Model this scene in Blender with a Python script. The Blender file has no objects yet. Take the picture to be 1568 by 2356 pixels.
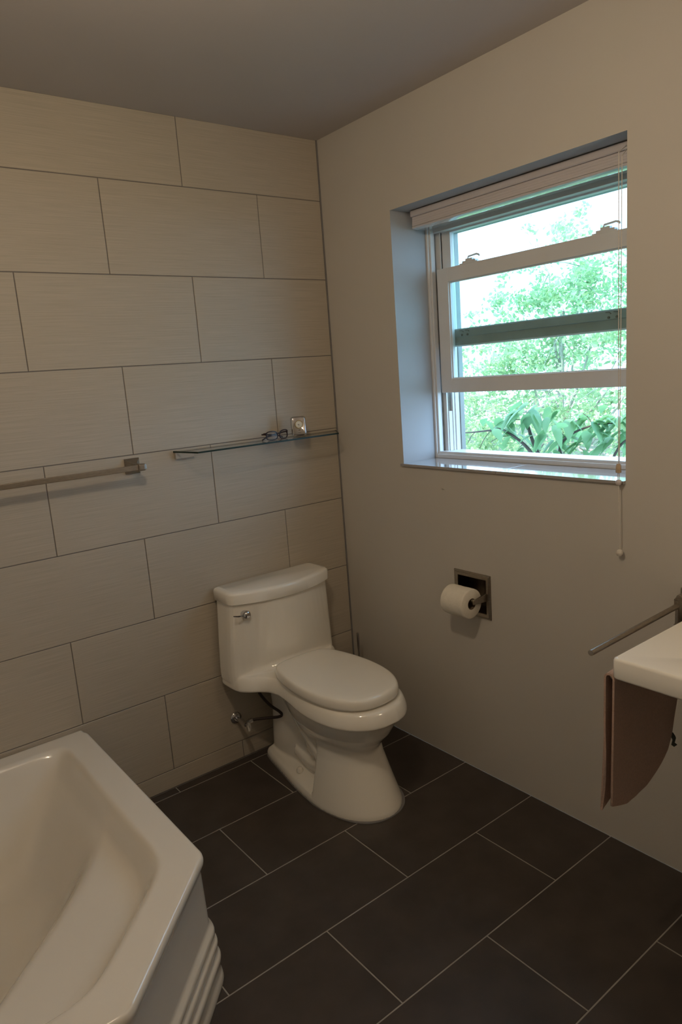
import bpy, bmesh, math, random
import numpy as np
from mathutils import Vector, Matrix, noise
PI = math.pi
sc = bpy.context.scene
COL = sc.collection
rnd = random.Random(7)

# ------------------------------------------------------------------ materials
def new_mat(name):
    m = bpy.data.materials.new(name); m.use_nodes = True
    nt = m.node_tree; b = nt.nodes['Principled BSDF']
    return m, nt, b
def mat(name, color, rough=.5, metal=0., var=.0, scale=20., bump=0., bscale=60., coat=0., sheen=0., stretch=None, spec=.5):
    m, nt, b = new_mat(name)
    b.inputs['Base Color'].default_value = (*color, 1)
    b.inputs['Roughness'].default_value = rough
    b.inputs['Metallic'].default_value = metal
    b.inputs['Coat Weight'].default_value = coat
    b.inputs['Coat Roughness'].default_value = .04
    b.inputs['Sheen Weight'].default_value = sheen
    b.inputs['Specular IOR Level'].default_value = spec
    tc = nt.nodes.new('ShaderNodeTexCoord')
    mp = nt.nodes.new('ShaderNodeMapping')
    nt.links.new(tc.outputs['Object'], mp.inputs[0])
    if stretch: mp.inputs['Scale'].default_value = stretch
    if var > 0:
        n = nt.nodes.new('ShaderNodeTexNoise'); n.inputs['Scale'].default_value = scale; n.inputs['Detail'].default_value = 5
        nt.links.new(mp.outputs[0], n.inputs['Vector'])
        r = nt.nodes.new('ShaderNodeValToRGB')
        r.color_ramp.elements[0].position = .3; r.color_ramp.elements[1].position = .7
        r.color_ramp.elements[0].color = (*[c*(1-var) for c in color], 1)
        r.color_ramp.elements[1].color = (*[min(1, c*(1+var)) for c in color], 1)
        nt.links.new(n.outputs['Fac'], r.inputs[0]); nt.links.new(r.outputs[0], b.inputs['Base Color'])
    if bump > 0:
        n = nt.nodes.new('ShaderNodeTexNoise'); n.inputs['Scale'].default_value = bscale; n.inputs['Detail'].default_value = 3
        nt.links.new(mp.outputs[0], n.inputs['Vector'])
        bp = nt.nodes.new('ShaderNodeBump'); bp.inputs['Strength'].default_value = bump; bp.inputs['Distance'].default_value = .002
        nt.links.new(n.outputs['Fac'], bp.inputs['Height']); nt.links.new(bp.outputs[0], b.inputs['Normal'])
    return m

def tile_mat():
    m, nt, b = new_mat('linear_cream_tile')
    tc = nt.nodes.new('ShaderNodeTexCoord')
    mp = nt.nodes.new('ShaderNodeMapping'); mp.inputs['Scale'].default_value = (5, 5, 420)
    nt.links.new(tc.outputs['Object'], mp.inputs[0])
    n = nt.nodes.new('ShaderNodeTexNoise'); n.inputs['Scale'].default_value = 1; n.inputs['Detail'].default_value = 4; n.inputs['Roughness'].default_value = .65
    nt.links.new(mp.outputs[0], n.inputs['Vector'])
    r = nt.nodes.new('ShaderNodeValToRGB')
    r.color_ramp.elements[0].position = .28; r.color_ramp.elements[0].color = (.41, .36, .29, 1)
    r.color_ramp.elements[1].position = .66; r.color_ramp.elements[1].color = (.52, .46, .375, 1)
    nt.links.new(n.outputs['Fac'], r.inputs[0])
    n2 = nt.nodes.new('ShaderNodeTexNoise'); n2.inputs['Scale'].default_value = 1.6; n2.inputs['Detail'].default_value = 2
    nt.links.new(tc.outputs['Object'], n2.inputs['Vector'])
    mx = nt.nodes.new('ShaderNodeMix'); mx.data_type = 'RGBA'; mx.blend_type = 'MULTIPLY'
    r2 = nt.nodes.new('ShaderNodeValToRGB'); r2.color_ramp.elements[0].color = (.93, .93, .93, 1); r2.color_ramp.elements[1].color = (1, 1, 1, 1)
    nt.links.new(n2.outputs['Fac'], r2.inputs[0])
    mx.inputs[0].default_value = 1
    nt.links.new(r.outputs[0], mx.inputs[6]); nt.links.new(r2.outputs[0], mx.inputs[7])
    nt.links.new(mx.outputs[2], b.inputs['Base Color'])
    b.inputs['Roughness'].default_value = .55
    bp = nt.nodes.new('ShaderNodeBump'); bp.inputs['Strength'].default_value = .12; bp.inputs['Distance'].default_value = .001
    nt.links.new(n.outputs['Fac'], bp.inputs['Height']); nt.links.new(bp.outputs[0], b.inputs['Normal'])
    return m

M = {}
M['tile'] = tile_mat()
M['wgrout'] = mat('grey_wall_grout', (.17, .155, .15), .9, var=.1)
M['ftile'] = mat('charcoal_floor_tile', (.062, .050, .044), .42, var=.18, scale=9, bump=.06, bscale=260, spec=.35)
M['fgrout'] = mat('pale_floor_grout', (.34, .32, .29), .9, var=.08, scale=40)
M['paint'] = mat('taupe_wall_paint', (.57, .535, .485), .62, var=.015, scale=3, bump=.05, bscale=420)
M['ceil'] = mat('ceiling_paint', (.47, .435, .42), .8, var=.015, scale=4, bump=.04, bscale=400)
M['porcelain'] = mat('white_porcelain', (.88, .84, .76), .10, coat=.6, var=.01, scale=3)
M['seat'] = mat('seat_plastic', (.88, .84, .76), .16, coat=.3, var=.01, scale=3)
M['enamel'] = mat('white_tub_enamel', (.80, .75, .67), .16, coat=.5, var=.012, scale=4)
M['sink'] = mat('white_sink_ceramic', (.90, .87, .80), .12, coat=.6, var=.01, scale=3)
M['chrome'] = mat('chrome', (.62, .62, .64), .12, 1., var=.02, scale=30)
M['nickel'] = mat('brushed_nickel', (.36, .32, .27), .34, 1., var=.12, scale=60, stretch=(1, 1, 8))
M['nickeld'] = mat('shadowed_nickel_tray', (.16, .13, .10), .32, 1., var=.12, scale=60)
M['brass'] = mat('dial_brass', (.40, .30, .13), .3, 1., var=.08)
M['dial'] = mat('dial_cream', (.72, .68, .55), .5, var=.03)
M['black'] = mat('black_plastic', (.012, .010, .010), .35, var=.2)
M['hose'] = mat('dark_braided_hose', (.030, .018, .016), .5, var=.35, scale=300, bump=.3, bscale=700)
M['tort'] = mat('dark_brown_acetate', (.024, .010, .009), .38, var=.4, scale=90, spec=.3)
M['frame'] = mat('white_window_vinyl', (.72, .72, .71), .35, var=.02, scale=12)
M['storm'] = mat('storm_frame_enamel', (.30, .32, .29), .45, var=.06, scale=20)
M['track'] = mat('window_track_brown', (.16, .14, .11), .7, var=.3, scale=40)
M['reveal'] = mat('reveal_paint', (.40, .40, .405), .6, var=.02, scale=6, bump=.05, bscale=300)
M['sill'] = mat('sill_stone_tile', (.36, .34, .33), .10, var=.05, scale=30, coat=1)
M['blind'] = mat('blind_slat_white', (.60, .56, .57), .4, var=.03, scale=30, stretch=(1, 1, 40))
M['rail'] = mat('blind_rail_gloss', (.60, .57, .57), .12, var=.02, coat=1)
M['cord'] = mat('cotton_cord', (.62, .58, .52), .8, var=.06, scale=200)
M['wood'] = mat('wooden_tassel', (.50, .38, .26), .5, var=.2, scale=60)
M['paper'] = mat('toilet_tissue', (.80, .75, .65), .95, var=.03, scale=60, bump=.5, bscale=160)
M['card'] = mat('cardboard_core', (.17, .12, .08), .9, var=.2, scale=60)
M['towel'] = mat('dusty_pink_terry', (.52, .35, .28), .98, var=.10, scale=220, bump=.9, bscale=520, sheen=.3)
M['tag'] = mat('dark_care_tag', (.05, .06, .055), .7, var=.3, scale=80)
M['bark'] = mat('bark', (.07, .055, .045), .9, var=.3, scale=30, bump=.4, bscale=50)
M['farbark'] = mat('pale_bark', (.34, .33, .26), .9, var=.3, scale=12, bump=.3, bscale=20)
M['lawn'] = mat('lawn_grass', (.045, .07, .03), .9, var=.4, scale=2.)
M['spackle'] = mat('wall_scuff', (.62, .58, .52), .8, var=.05)
M['caulk'] = mat('grey_corner_caulk', (.20, .19, .19), .7, var=.05)

def leaf_mat(name, c1, c2, trans):
    m, nt, b = new_mat(name)
    out = nt.nodes['Material Output']
    tc = nt.nodes.new('ShaderNodeTexCoord')
    n = nt.nodes.new('ShaderNodeTexNoise'); n.inputs['Scale'].default_value = 3.; n.inputs['Detail'].default_value = 6
    nt.links.new(tc.outputs['Object'], n.inputs['Vector'])
    r = nt.nodes.new('ShaderNodeValToRGB'); r.color_ramp.elements[0].position = .35; r.color_ramp.elements[1].position = .65
    r.color_ramp.elements[0].color = (*c1, 1); r.color_ramp.elements[1].color = (*c2, 1)
    nt.links.new(n.outputs['Fac'], r.inputs[0]); nt.links.new(r.outputs[0], b.inputs['Base Color'])
    b.inputs['Roughness'].default_value = .45
    t = nt.nodes.new('ShaderNodeBsdfTranslucent'); t.inputs[0].default_value = (*trans, 1)
    mx = nt.nodes.new('ShaderNodeMixShader'); mx.inputs[0].default_value = .45
    nt.links.new(b.outputs[0], mx.inputs[1]); nt.links.new(t.outputs[0], mx.inputs[2]); nt.links.new(mx.outputs[0], out.inputs[0])
    return m
M['leaf'] = leaf_mat('tree_leaf', (.24, .38, .20), (.42, .54, .28), (.42, .58, .30))
M['bigleaf'] = leaf_mat('broad_leaf', (.09, .21, .12), (.21, .36, .16), (.22, .42, .18))

def glass_mat(name, col, ior=1.45, thin=False):
    m, nt, b = new_mat(name)
    out = nt.nodes['Material Output']
    tc = nt.nodes.new('ShaderNodeTexCoord'); n = nt.nodes.new('ShaderNodeTexNoise'); n.inputs['Scale'].default_value = 4
    nt.links.new(tc.outputs['Object'], n.inputs['Vector'])
    if thin:
        tr = nt.nodes.new('ShaderNodeBsdfTransparent'); tr.inputs[0].default_value = (*col, 1)
        gl = nt.nodes.new('ShaderNodeBsdfGlossy'); gl.inputs['Roughness'].default_value = .02
        fr = nt.nodes.new('ShaderNodeFresnel')
        ge = nt.nodes.new('ShaderNodeNewGeometry'); mr = nt.nodes.new('ShaderNodeMapRange')
        mr.inputs['To Min'].default_value = ior; mr.inputs['To Max'].default_value = 1/ior
        nt.links.new(ge.outputs['Backfacing'], mr.inputs['Value']); nt.links.new(mr.outputs[0], fr.inputs[0])
        mx = nt.nodes.new('ShaderNodeMixShader')
        nt.links.new(fr.outputs[0], mx.inputs[0]); nt.links.new(tr.outputs[0], mx.inputs[1]); nt.links.new(gl.outputs[0], mx.inputs[2])
        nt.links.new(mx.outputs[0], out.inputs[0])
    else:
        b.inputs['Base Color'].default_value = (*col, 1); b.inputs['Transmission Weight'].default_value = 1
        b.inputs['Roughness'].default_value = .01; b.inputs['IOR'].default_value = ior
    return m
M['pane'] = glass_mat('window_glass', (.90, .97, .96), 1.35, True)
M['shelfglass'] = glass_mat('shelf_glass', (.985, .995, .99), 1.45, True)
M['lens'] = glass_mat('spectacle_lens', (.90, .89, .88), 1.22, True)
M['glassedge'] = mat('green_glass_edge', (.010, .028, .022), .45, var=.2, scale=30, spec=.25)
def emit(name, col, s):
    m, nt, b = new_mat(name)
    b.inputs['Base Color'].default_value = (.8, .8, .8, 1)
    b.inputs['Emission Color'].default_value = (*col, 1); b.inputs['Emission Strength'].default_value = s
    return m

# ------------------------------------------------------------------ mesh helpers
class MB:
    def __init__(s): s.v = []; s.f = []; s.mi = []; s.m = 0
    def add(s, vs, fs):
        o = len(s.v); s.v += [tuple(map(float, p)) for p in vs]
        for f in fs: s.f.append([o+i for i in f]); s.mi.append(s.m)
        return s
    def box(s, x0, x1, y0, y1, z0, z1):
        x0, x1 = sorted((x0, x1)); y0, y1 = sorted((y0, y1)); z0, z1 = sorted((z0, z1))
        vs = [(x0,y0,z0),(x1,y0,z0),(x1,y1,z0),(x0,y1,z0),(x0,y0,z1),(x1,y0,z1),(x1,y1,z1),(x0,y1,z1)]
        return s.add(vs, [(0,3,2,1),(4,5,6,7),(0,1,5,4),(1,2,6,5),(2,3,7,6),(3,0,4,7)])
    def loft(s, rings, cap=True, closed=True):
        n = len(rings[0]); vs = [p for r in rings for p in r]; fs = []
        for k in range(len(rings)-1):
            for i in range(n if closed else n-1):
                j = (i+1) % n
                fs.append((k*n+i, k*n+j, (k+1)*n+j, (k+1)*n+i))
        if cap:
            fs.append(tuple(range(n))[::-1]); fs.append(tuple((len(rings)-1)*n+i for i in range(n)))
        return s.add(vs, fs)
    def tube(s, pts, r, n=12, cap=True):
        pts = [Vector(p) for p in pts]
        rs = r if isinstance(r, (list, tuple)) else [r]*len(pts)
        rings = []; prev = None
        for i, p in enumerate(pts):
            t = (pts[min(i+1, len(pts)-1)]-pts[max(i-1, 0)]).normalized()
            if prev is None:
                a = Vector((0, 0, 1)) if abs(t.z) < .9 else Vector((1, 0, 0))
                u = t.cross(a).normalized()
            else:
                u = (prev - t*prev.dot(t)).normalized()
            prev = u; w = t.cross(u)
            rings.append([p+(u*math.cos(2*PI*k/n)+w*math.sin(2*PI*k/n))*rs[i] for k in range(n)])
        return s.loft(rings, cap)
    def lathe(s, prof, c, axis='z', n=32):
        # prof: (radius, height) pairs along the axis from c
        rings = []
        for r, h in prof:
            ring = []
            for k in range(n):
                a = 2*PI*k/n; q = (r*math.cos(a), r*math.sin(a), h)
                if axis == 'x': q = (h, q[0], q[1])
                elif axis == 'y': q = (q[1], h, q[0])
                ring.append((c[0]+q[0], c[1]+q[1], c[2]+q[2]))
            rings.append(ring)
        return s.loft(rings)
    def xf(s, mtx):
        s.v = [tuple(mtx @ Vector(p)) for p in s.v]; return s
def smooth_path(pts, k=6):
    P_ = [Vector(p) for p in pts]; out = []
    for i in range(len(P_)-1):
        p0 = P_[max(i-1, 0)]; p1 = P_[i]; p2 = P_[i+1]; p3 = P_[min(i+2, len(P_)-1)]
        for t in range(k):
            u = t/k
            out.append(.5*((2*p1)+(-p0+p2)*u+(2*p0-5*p1+4*p2-p3)*u*u+(-p0+3*p1-3*p2+p3)*u**3))
    out.append(P_[-1]); return out

def build(name, mb, mats, parent=None, smooth=False, bevel=0., seg=2, angle=35, fixn=True):
    off = Vector(parent.location) if parent else Vector((0, 0, 0))
    if parent and parent.parent: off = off + parent.parent.location
    me = bpy.data.meshes.new(name)
    me.from_pydata([tuple(Vector(p)-off) for p in mb.v], [], mb.f)
    if not isinstance(mats, (list, tuple)): mats = [mats]
    for m in mats: me.materials.append(m)
    for p, i in zip(me.polygons, mb.mi): p.material_index = i
    if fixn:
        bm = bmesh.new(); bm.from_mesh(me); bmesh.ops.recalc_face_normals(bm, faces=bm.faces); bm.to_mesh(me); bm.free()
    if smooth:
        for p in me.polygons: p.use_smooth = True
        try: me.set_sharp_from_angle(angle=math.radians(angle))
        except Exception: pass
    o = bpy.data.objects.new(name, me); COL.objects.link(o)
    if parent: o.parent = parent
    if bevel > 0:
        b = o.modifiers.new('bevel', 'BEVEL'); b.width = bevel; b.segments = seg; b.limit_method = 'ANGLE'; b.angle_limit = math.radians(40)
        for p in me.polygons: p.use_smooth = True
        b.harden_normals = True
    return o
def empty(name, loc):
    o = bpy.data.objects.new(name, None); o.location = loc; o.empty_display_size = .05; COL.objects.link(o)
    return o
def tag(o, label=None, cat=None, group=None, kind=None):
    if label: o['label'] = label
    if cat: o['category'] = cat
    if group: o['group'] = group
    if kind: o['kind'] = kind
    return o
def bake(o):
    bpy.context.view_layer.update()
    dg = bpy.context.evaluated_depsgraph_get()
    me = bpy.data.meshes.new_from_object(o.evaluated_get(dg))
    o.modifiers.clear(); o.data = me
    return o

# ------------------------------------------------------------------ the room
H = 2.4508; XL = -2.46; YF = -3.3
WH = .3063; WZ0 = 2.2215; P = .613
FH = .3123; FP = .6248; FY1 = -.0415
# tiled wall behind the toilet (y = 0)
def tiles(mb, x0, x1, z0, z1, f):
    # one bevelled tile slab; f maps (a, b, depth) to a point
    e = .0012
    r0 = [f(x0, z0, .004), f(x1, z0, .004), f(x1, z1, .004), f(x0, z1, .004)]
    r1 = [f(x0, z0, e), f(x1, z0, e), f(x1, z1, e), f(x0, z1, e)]
    r2 = [f(x0+e, z0+e, 0), f(x1-e, z0+e, 0), f(x1-e, z1-e, 0), f(x0+e, z1-e, 0)]
    mb.loft([r0, r1, r2])
g = .0014
mb = MB(); mb.m = 1; mb.box(XL-.1, .02, .0022, .12, -.02, H)
mb.m = 0
rows = [(WZ0, H)] + [(WZ0-(i+1)*WH, WZ0-i*WH) for i in range(7)] + [(.004, WZ0-7*WH)]
for i, (z0, z1) in enumerate(rows):
    s0 = .6124 if i % 2 == 0 else .304
    edges = [.005]+[s for s in [s0+k*P for k in range(-1, 6)] if .02 < s < -XL]+[-XL+.05]
    for a, b in zip(edges[:-1], edges[1:]):
        tiles(mb, -b+(g if b < -XL else 0), -a-(g if a > .01 else 0), z0+(g if i != 8 else 0), z1-(g if i else 0), lambda x, z, d: (x, d, z))
w = build('wall_back', mb, [M['tile'], M['wgrout']]); tag(w, kind='structure')
# floor
mb = MB(); mb.m = 1; mb.box(XL-.1, .02, YF-.1, .02, -.1, -.0010)
mb.m = 0; gf = .0016
ys = [0.002, FY1]+[FY1-k*FH for k in range(1, 12)]
for i in range(len(ys)-1):
    y1, y0 = ys[i], max(ys[i+1], YF)
    if y1 <= YF: break
    s0 = -.607 if i % 2 else -.2953
    ed = [0.]+[s0-k*FP for k in range(-1, 6) if XL < s0-k*FP < -.01]+[XL]
    ed = sorted(ed, reverse=True)
    for a, b in zip(ed[:-1], ed[1:]):
        tiles(mb, b+gf, a-gf, y0+gf, y1-gf, lambda x, y, d: (x, y, -d))
w = build('floor', mb, [M['ftile'], M['fgrout']]); tag(w, kind='structure')
mb = MB(); mb.box(XL-.1, .3, YF-.1, .12, H, H+.12); tag(build('ceiling', mb, M['ceil']), kind='structure')
mb = MB(); mb.box(XL-.12, XL, YF-.1, 0, 0, H); tag(build('wall_left', mb, M['paint']), kind='structure')
mb = MB(); mb.box(XL-.12, .3, YF-.12, YF, 0, H); tag(build('wall_front', mb, M['paint']), kind='structure')
# window wall (x = 0) with the window opening and the niche of the paper holder
WY0, WY1, WZB, WZT, WD = -1.3365, -.4075, 1.160, 2.101, .30
NY0, NY1, NZ0, NZ1 = -.806, -.672, .643, .771
yb = sorted([YF, WY0, WY1, NY0, NY1, .12]); zb = sorted([0, WZB, WZT, NZ0, NZ1, H])
mb = MB()
def hole(yc, zc): return (WY0 < yc < WY1 and WZB < zc < WZT) or (NY0 < yc < NY1 and NZ0 < zc < NZ1)
mb.m = 0
for a, b in zip(yb[:-1], yb[1:]):
    for c, d in zip(zb[:-1], zb[1:]):
        if not hole((a+b)/2, (c+d)/2): mb.add([(0,a,c),(0,b,c),(0,b,d),(0,a,d)], [(0,1,2,3)])
        if not (WY0 < (a+b)/2 < WY1 and WZB < (c+d)/2 < WZT): mb.add([(WD,a,c),(WD,b,c),(WD,b,d),(WD,a,d)], [(3,2,1,0)])
def ringsides(y0, y1, z0, z1, d):
    mb.add([(0,y0,z0),(0,y1,z0),(0,y1,z1),(0,y0,z1),(d,y0,z0),(d,y1,z0),(d,y1,z1),(d,y0,z1)],
           [(0,1,5,4),(1,2,6,5),(2,3,7,6),(3,0,4,7)])
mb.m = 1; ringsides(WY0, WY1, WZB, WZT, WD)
mb.m = 0; ringsides(NY0, NY1, NZ0, NZ1, .06)
mb.add([(.06,NY0,NZ0),(.06,NY1,NZ0),(.06,NY1,NZ1),(.06,NY0,NZ1)], [(0,1,2,3)])
mb.add([(0,YF,H),(0,.12,H),(WD,.12,H),(WD,YF,H)], [(0,1,2,3)]); mb.add([(0,.12,0),(WD,.12,0),(WD,.12,H),(0,.12,H)], [(0,1,2,3)])
wr = build('wall_right', mb, [M['paint'], M['reveal']], fixn=False); tag(wr, kind='structure')
# small scuff mark left on the paint below the window
mb = MB()
pts = [(0,0),(.006,.003),(.014,.002),(.021,-.001),(.027,-.004),(.026,-.007),(.018,-.004),(.013,-.007),(.006,-.002),(-.001,.004)]
mb.loft([[(-.0004*k, -.604-p[0], 1.084+p[1]*.8) for p in pts] for k in (0, 1)])
o = build('paint_scuff', mb, M['spackle'], wr); tag(o, 'small pale paint scuff')
# corner caulk bead
mb = MB(); mb.box(-.006, 0, -.004, .004, 0, H)
tag(build('trim_1', mb, M['caulk']), kind='structure')
# sill tile
win = empty('window_1', (.2, (WY0+WY1)/2, WZB)); tag(win, kind='structure')
mb = MB()
def frame4(mb, x0, x1, y0, y1, z0, z1, wl, wr_, wb, wt):
    # rectangular ring of four rails and stiles in the yz plane (y1 = far/left side)
    mb.box(x0, x1, y1-wl, y1, z0, z1); mb.box(x0, x1, y0, y0+wr_, z0, z1)
    mb.box(x0, x1, y0+wr_, y1-wl, z0, z0+wb); mb.box(x0, x1, y0+wr_, y1-wl, z1-wt, z1)
mb = MB(); yy0, yy1 = WY0, WY1
frame4(mb, .176, .192, yy0, yy1, 1.170, WZT, .010, .010, .016, .02)
frame4(mb, .184, .200, yy0+.004, yy1-.010, 1.170, WZT-.01, .0085, .0085, .026, .02)
for sy, s in ((yy1, -1), (yy0, 1)):        # jamb stops and tracks
    mb.box(.200, .205, sy, sy+s*.0185, 1.17, WZT); mb.box(.222, .229, sy, sy+s*.030, 1.17, WZT)
    mb.box(.250, .262, sy, sy+s*.036, 1.17, WZT); mb.box(.262, .285, sy, sy+s*.040, 1.17, WZT)
mb.box(.196, .285, yy0, yy1, 1.170, 1.1935); mb.box(.200, .285, yy0, yy1, 2.030, WZT)
build('window_frame', mb, M['frame'], win, bevel=.0015)
mb = MB()
for sy, s in ((yy1, -1), (yy0, 1)):
    mb.box(.2055, .2215, sy, sy+s*.012, 1.19, 1.43); mb.box(.2295, .2495, sy, sy+s*.026, 1.35, 1.60)
build('jamb_track', mb, M['track'], win)
mb = MB()
for sy, s in ((yy1, -1), (yy0, 1)): mb.box(.2305, .2495, sy, sy+s*.033, 1.1935, 1.352)
build('track_cover', mb, M['frame'], win, bevel=.001)
# lower sash, pushed up
sy0, sy1 = WY0+.026, -.441
mb = MB(); frame4(mb, .194, .222, sy0, sy1, 1.427, 1.893, .056, .056, .054, .052)
o = build('lower_sash', mb, M['frame'], win, bevel=.002)
mb = MB(); frame4(mb, .2015, .2115, sy0+.05, sy1-.05, 1.477, 1.847, .010, .010, .007, .010); build('glazing_bead', mb, M['frame'], o)
mb = MB(); mb.box(.2055, .2095, sy0+.05, sy1-.05, 1.476, 1.846); build('glass_pane', mb, M['pane'], o)
for yl in (-.585, -1.135):                 # tilt latches on the top rail
    mb = MB()
    mb.box(.197, .220, yl-.055, yl+.030, 1.893, 1.897); mb.box(.199, .218, yl-.045, yl+.018, 1.897, 1.904)
    mb.box(.201, .216, yl-.028, yl+.004, 1.904, 1.911)
    mb.tube([(.208, yl-.004, 1.911), (.208, yl-.006, 1.918), (.208, yl-.045, 1.921), (.208, yl-.056, 1.917), (.208, yl-.058, 1.912)], .0036, 8)
    build('tilt_latch', mb, M['frame'], o, bevel=.0008)
# upper sash / storm frame behind
mb = MB(); frame4(mb, .232, .254, WY0+.0305, -.4375, 1.60, 2.08, .0435, .0435, .01, .056)
o = build('upper_sash', mb, M['frame'], win, bevel=.0015)
mb = MB(); mb.box(.230, .256, WY0+.07, -.477, 1.605, 1.667); mb.box(.225, .232, WY0+.07, -.477, 1.636, 1.664)
build('meeting_rail', mb, M['storm'], o, bevel=.0015)
mb = MB(); mb.box(.2445, .2475, WY0+.07, -.478, 1.66, 2.03); build('glass_pane', mb, M['pane'], o)
for yl in (-.545, -1.16):
    mb = MB()
    for dy in (-.014, .014):
        mb.lathe([(.004, 0), (.004, -.003), (.002, -.004)], (.225, yl+dy, 1.642), 'x', 12)
        mb.tube([(.2245, yl+dy-.008, 1.653), (.2225, yl+dy-.003, 1.658), (.2225, yl+dy+.010, 1.659)], .0016, 6)
    build('sash_latch', mb, M['track'], o)
# outer brick mould seen through the opening
mb = MB(); frame4(mb, .2855, .31, WY0-.02, -.409, 1.15, 2.12, .043, .06, .04, .09)
build('outer_casing', mb, M['storm'], win, bevel=.002)
# stone sill
mb = MB(); mb.box(-.010, .186, WY0+.0005, -.871, WZB+.0005, 1.170); mb.box(-.010, .186, -.8695, WY1-.0005, WZB+.0005, 1.170)
mb.box(-.010, -.0005, WY1-.001, WY1+.010, WZB+.0005, 1.170)
o = build('window_sill', mb, M['sill'], win, bevel=.001)
tag(o, 'glossy taupe stone sill')

# ------------------------------------------------------------------ blind with its cord
bl = empty('window_blind', (.12, -.87, 2.04))
tag(bl, 'white slatted blind raised into a tight stack at the top of the window', 'blind')
by0, by1 = WY0+.004, -.434
mb = MB()
prof = [(.078,2.0985),(.076,2.094),(.076,2.080),(.079,2.077),(.16,2.077),(.16,2.0985)]
mb.loft([[(x, y, z) for x, z in prof] for y in (by0, by1)])
build('headrail', mb, M['blind'], bl, bevel=.001)
mb = MB()
for k in range(4):
    z = 2.0762-k*.0079
    prof = [(.084-.0006*k, z), (.0834-.0006*k, z-.004), (.0837-.0006*k, z-.0076), (.158, z-.0076), (.158, z)]
    mb.loft([[(x, y, zz) for x, zz in prof] for y in (by0+.002, by1-.002)])
build('slat_stack', mb, M['blind'], bl)
mb = MB(); prof = [(.083,2.0445),(.081,2.041),(.083,2.0365),(.088,2.035),(.155,2.035),(.160,2.038),(.158,2.0445)]
mb.loft([[(x, y, z) for x, z in prof] for y in (by0+.001, by1-.001)])
build('bottom_rail', mb, M['rail'], bl, bevel=.0008)
mb = MB(); mb.tube([(.074, -1.288, 2.086), (.040, -1.31, 2.075), (-.016, -1.322, 2.05), (-.018, -1.324, 1.6), (-.0175, -1.3245, 1.215)], .0011, 6)
mb.tube([(-.0175, -1.3245, 1.215), (-.019, -1.3235, 1.19), (-.020, -1.325, 1.165), (-.0175, -1.3265, 1.10), (-.014, -1.327, .962)], .0013, 6)
mb.tube([(.074, -1.292, 2.086), (.040, -1.316, 2.07), (-.010, -1.328, 2.04), (-.014, -1.3285, 1.6), (-.016, -1.326, 1.155)], .0011, 6)
build('pull_cord', mb, M['cord'], bl)
mb = MB(); mb.loft([[(-.0175+a*math.cos(t), -1.3245+a*math.sin(t), z) for t in [2*PI*k/14 for k in range(14)]] for a, z in ((.0045,1.222),(.0062,1.219),(.0078,1.213),(.0080,1.196),(.0068,1.195))])
build('tassel', mb, M['wood'], bl, smooth=True); 
mb = MB(); mb.lathe([(.002,-.0085),(.0055,-.0075),(.0078,-.004),(.0085,0),(.0078,.004),(.0055,.0075),(.002,.0085)], (-.0185,-1.3255,1.1675), 'z', 18)
build('cord_stop', mb, M['blind'], bl, smooth=True)
mb = MB(); mb.lathe([(.003,-.0085),(.007,-.008),(.0095,-.003),(.0095,.003),(.007,.0085),(.002,.011)], (-.0145,-1.327,.957), 'z', 18)
build('cord_knob', mb, M['cord'], bl, smooth=True)

# ------------------------------------------------------------------ toilet
TX = -.441
def egg(hw, f0, f1, fc, z, n=64, pb=2.6, pf=2.0, cx=0.):
    ring = []
    for k in range(n):
        a = 2*PI*k/n; c, s = math.cos(a), math.sin(a)
        if s >= 0: e = 2/pf; x = hw*abs(c)**e*(1 if c >= 0 else -1); y = fc+(f1-fc)*abs(s)**e
        else: e = 2/pb; x = hw*abs(c)**e*(1 if c >= 0 else -1); y = fc-(fc-f0)*abs(s)**e
        ring.append((TX+cx+x, -y, z))
    return ring
def plan(pts, z, ins=0., n=None):
    # symmetric plan from (halfwidth, front) pairs, smoothed
    sp = smooth_path([(p[0], p[1], 0) for p in pts], 6)
    right = [(q.x, q.y) for q in sp]
    full = right+[(-x, y) for x, y in right[::-1]]
    out = []
    m = len(full)
    for i in range(m):
        p0 = Vector(full[i-1]); p1 = Vector(full[i]); p2 = Vector(full[(i+1) % m])
        t = (p2-p0); nn = Vector((t.y, -t.x)); nn = nn.normalized() if nn.length > 1e-9 else Vector((0, 0))
        q = p1-nn*ins
        if abs(p1.x) < ins*1.5+1e-6: q.x = p1.x*.3
        out.append((TX+q.x, -q.y, z))
    return out
def remesh(mb, name, mats, parent, vox=.005, it=8, fac=.6):
    o = build(name, mb, mats, parent)
    r = o.modifiers.new('r', 'REMESH'); r.mode = 'VOXEL'; r.voxel_size = vox
    s = o.modifiers.new('s', 'SMOOTH'); s.factor = fac; s.iterations = it
    bake(o)
    for p in o.data.polygons: p.use_smooth = True
    return o
toi = empty('toilet', (TX, -.35, 0))
tag(toi, 'white one-piece toilet with its lid closed against the tiled wall', 'toilet')
mb = MB()
# tank: flat back, bowed front
def tankring(hw, z, fb=.012, corner=.135, mid=.200, cut=.020):
    pts = [(hw-.012, fb), (hw-.003, fb+.003), (hw, fb+.012), (hw, corner-.035), (hw-.003, corner-.016), (hw-cut*.5, corner-.003), (hw-cut, corner+.004)]
    for k in range(1, 9):
        u = k/8; x = (hw-cut)*(1-u); pts.append((x, corner+.004+(mid-corner-.004)*(1-(1-u)**2)))
    full = pts+[(-x, y) for x, y in pts[::-1][1:]]
    return [(TX+x, -y, z) for x, y in full]
mb.loft([tankring(.240, .376, corner=.128, mid=.165), tankring(.245, .386, corner=.128, mid=.168), tankring(.2455, .43, corner=.124, mid=.168), tankring(.240, .53, corner=.126, mid=.178), tankring(.2285, .703, corner=.134, mid=.197)])
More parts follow.
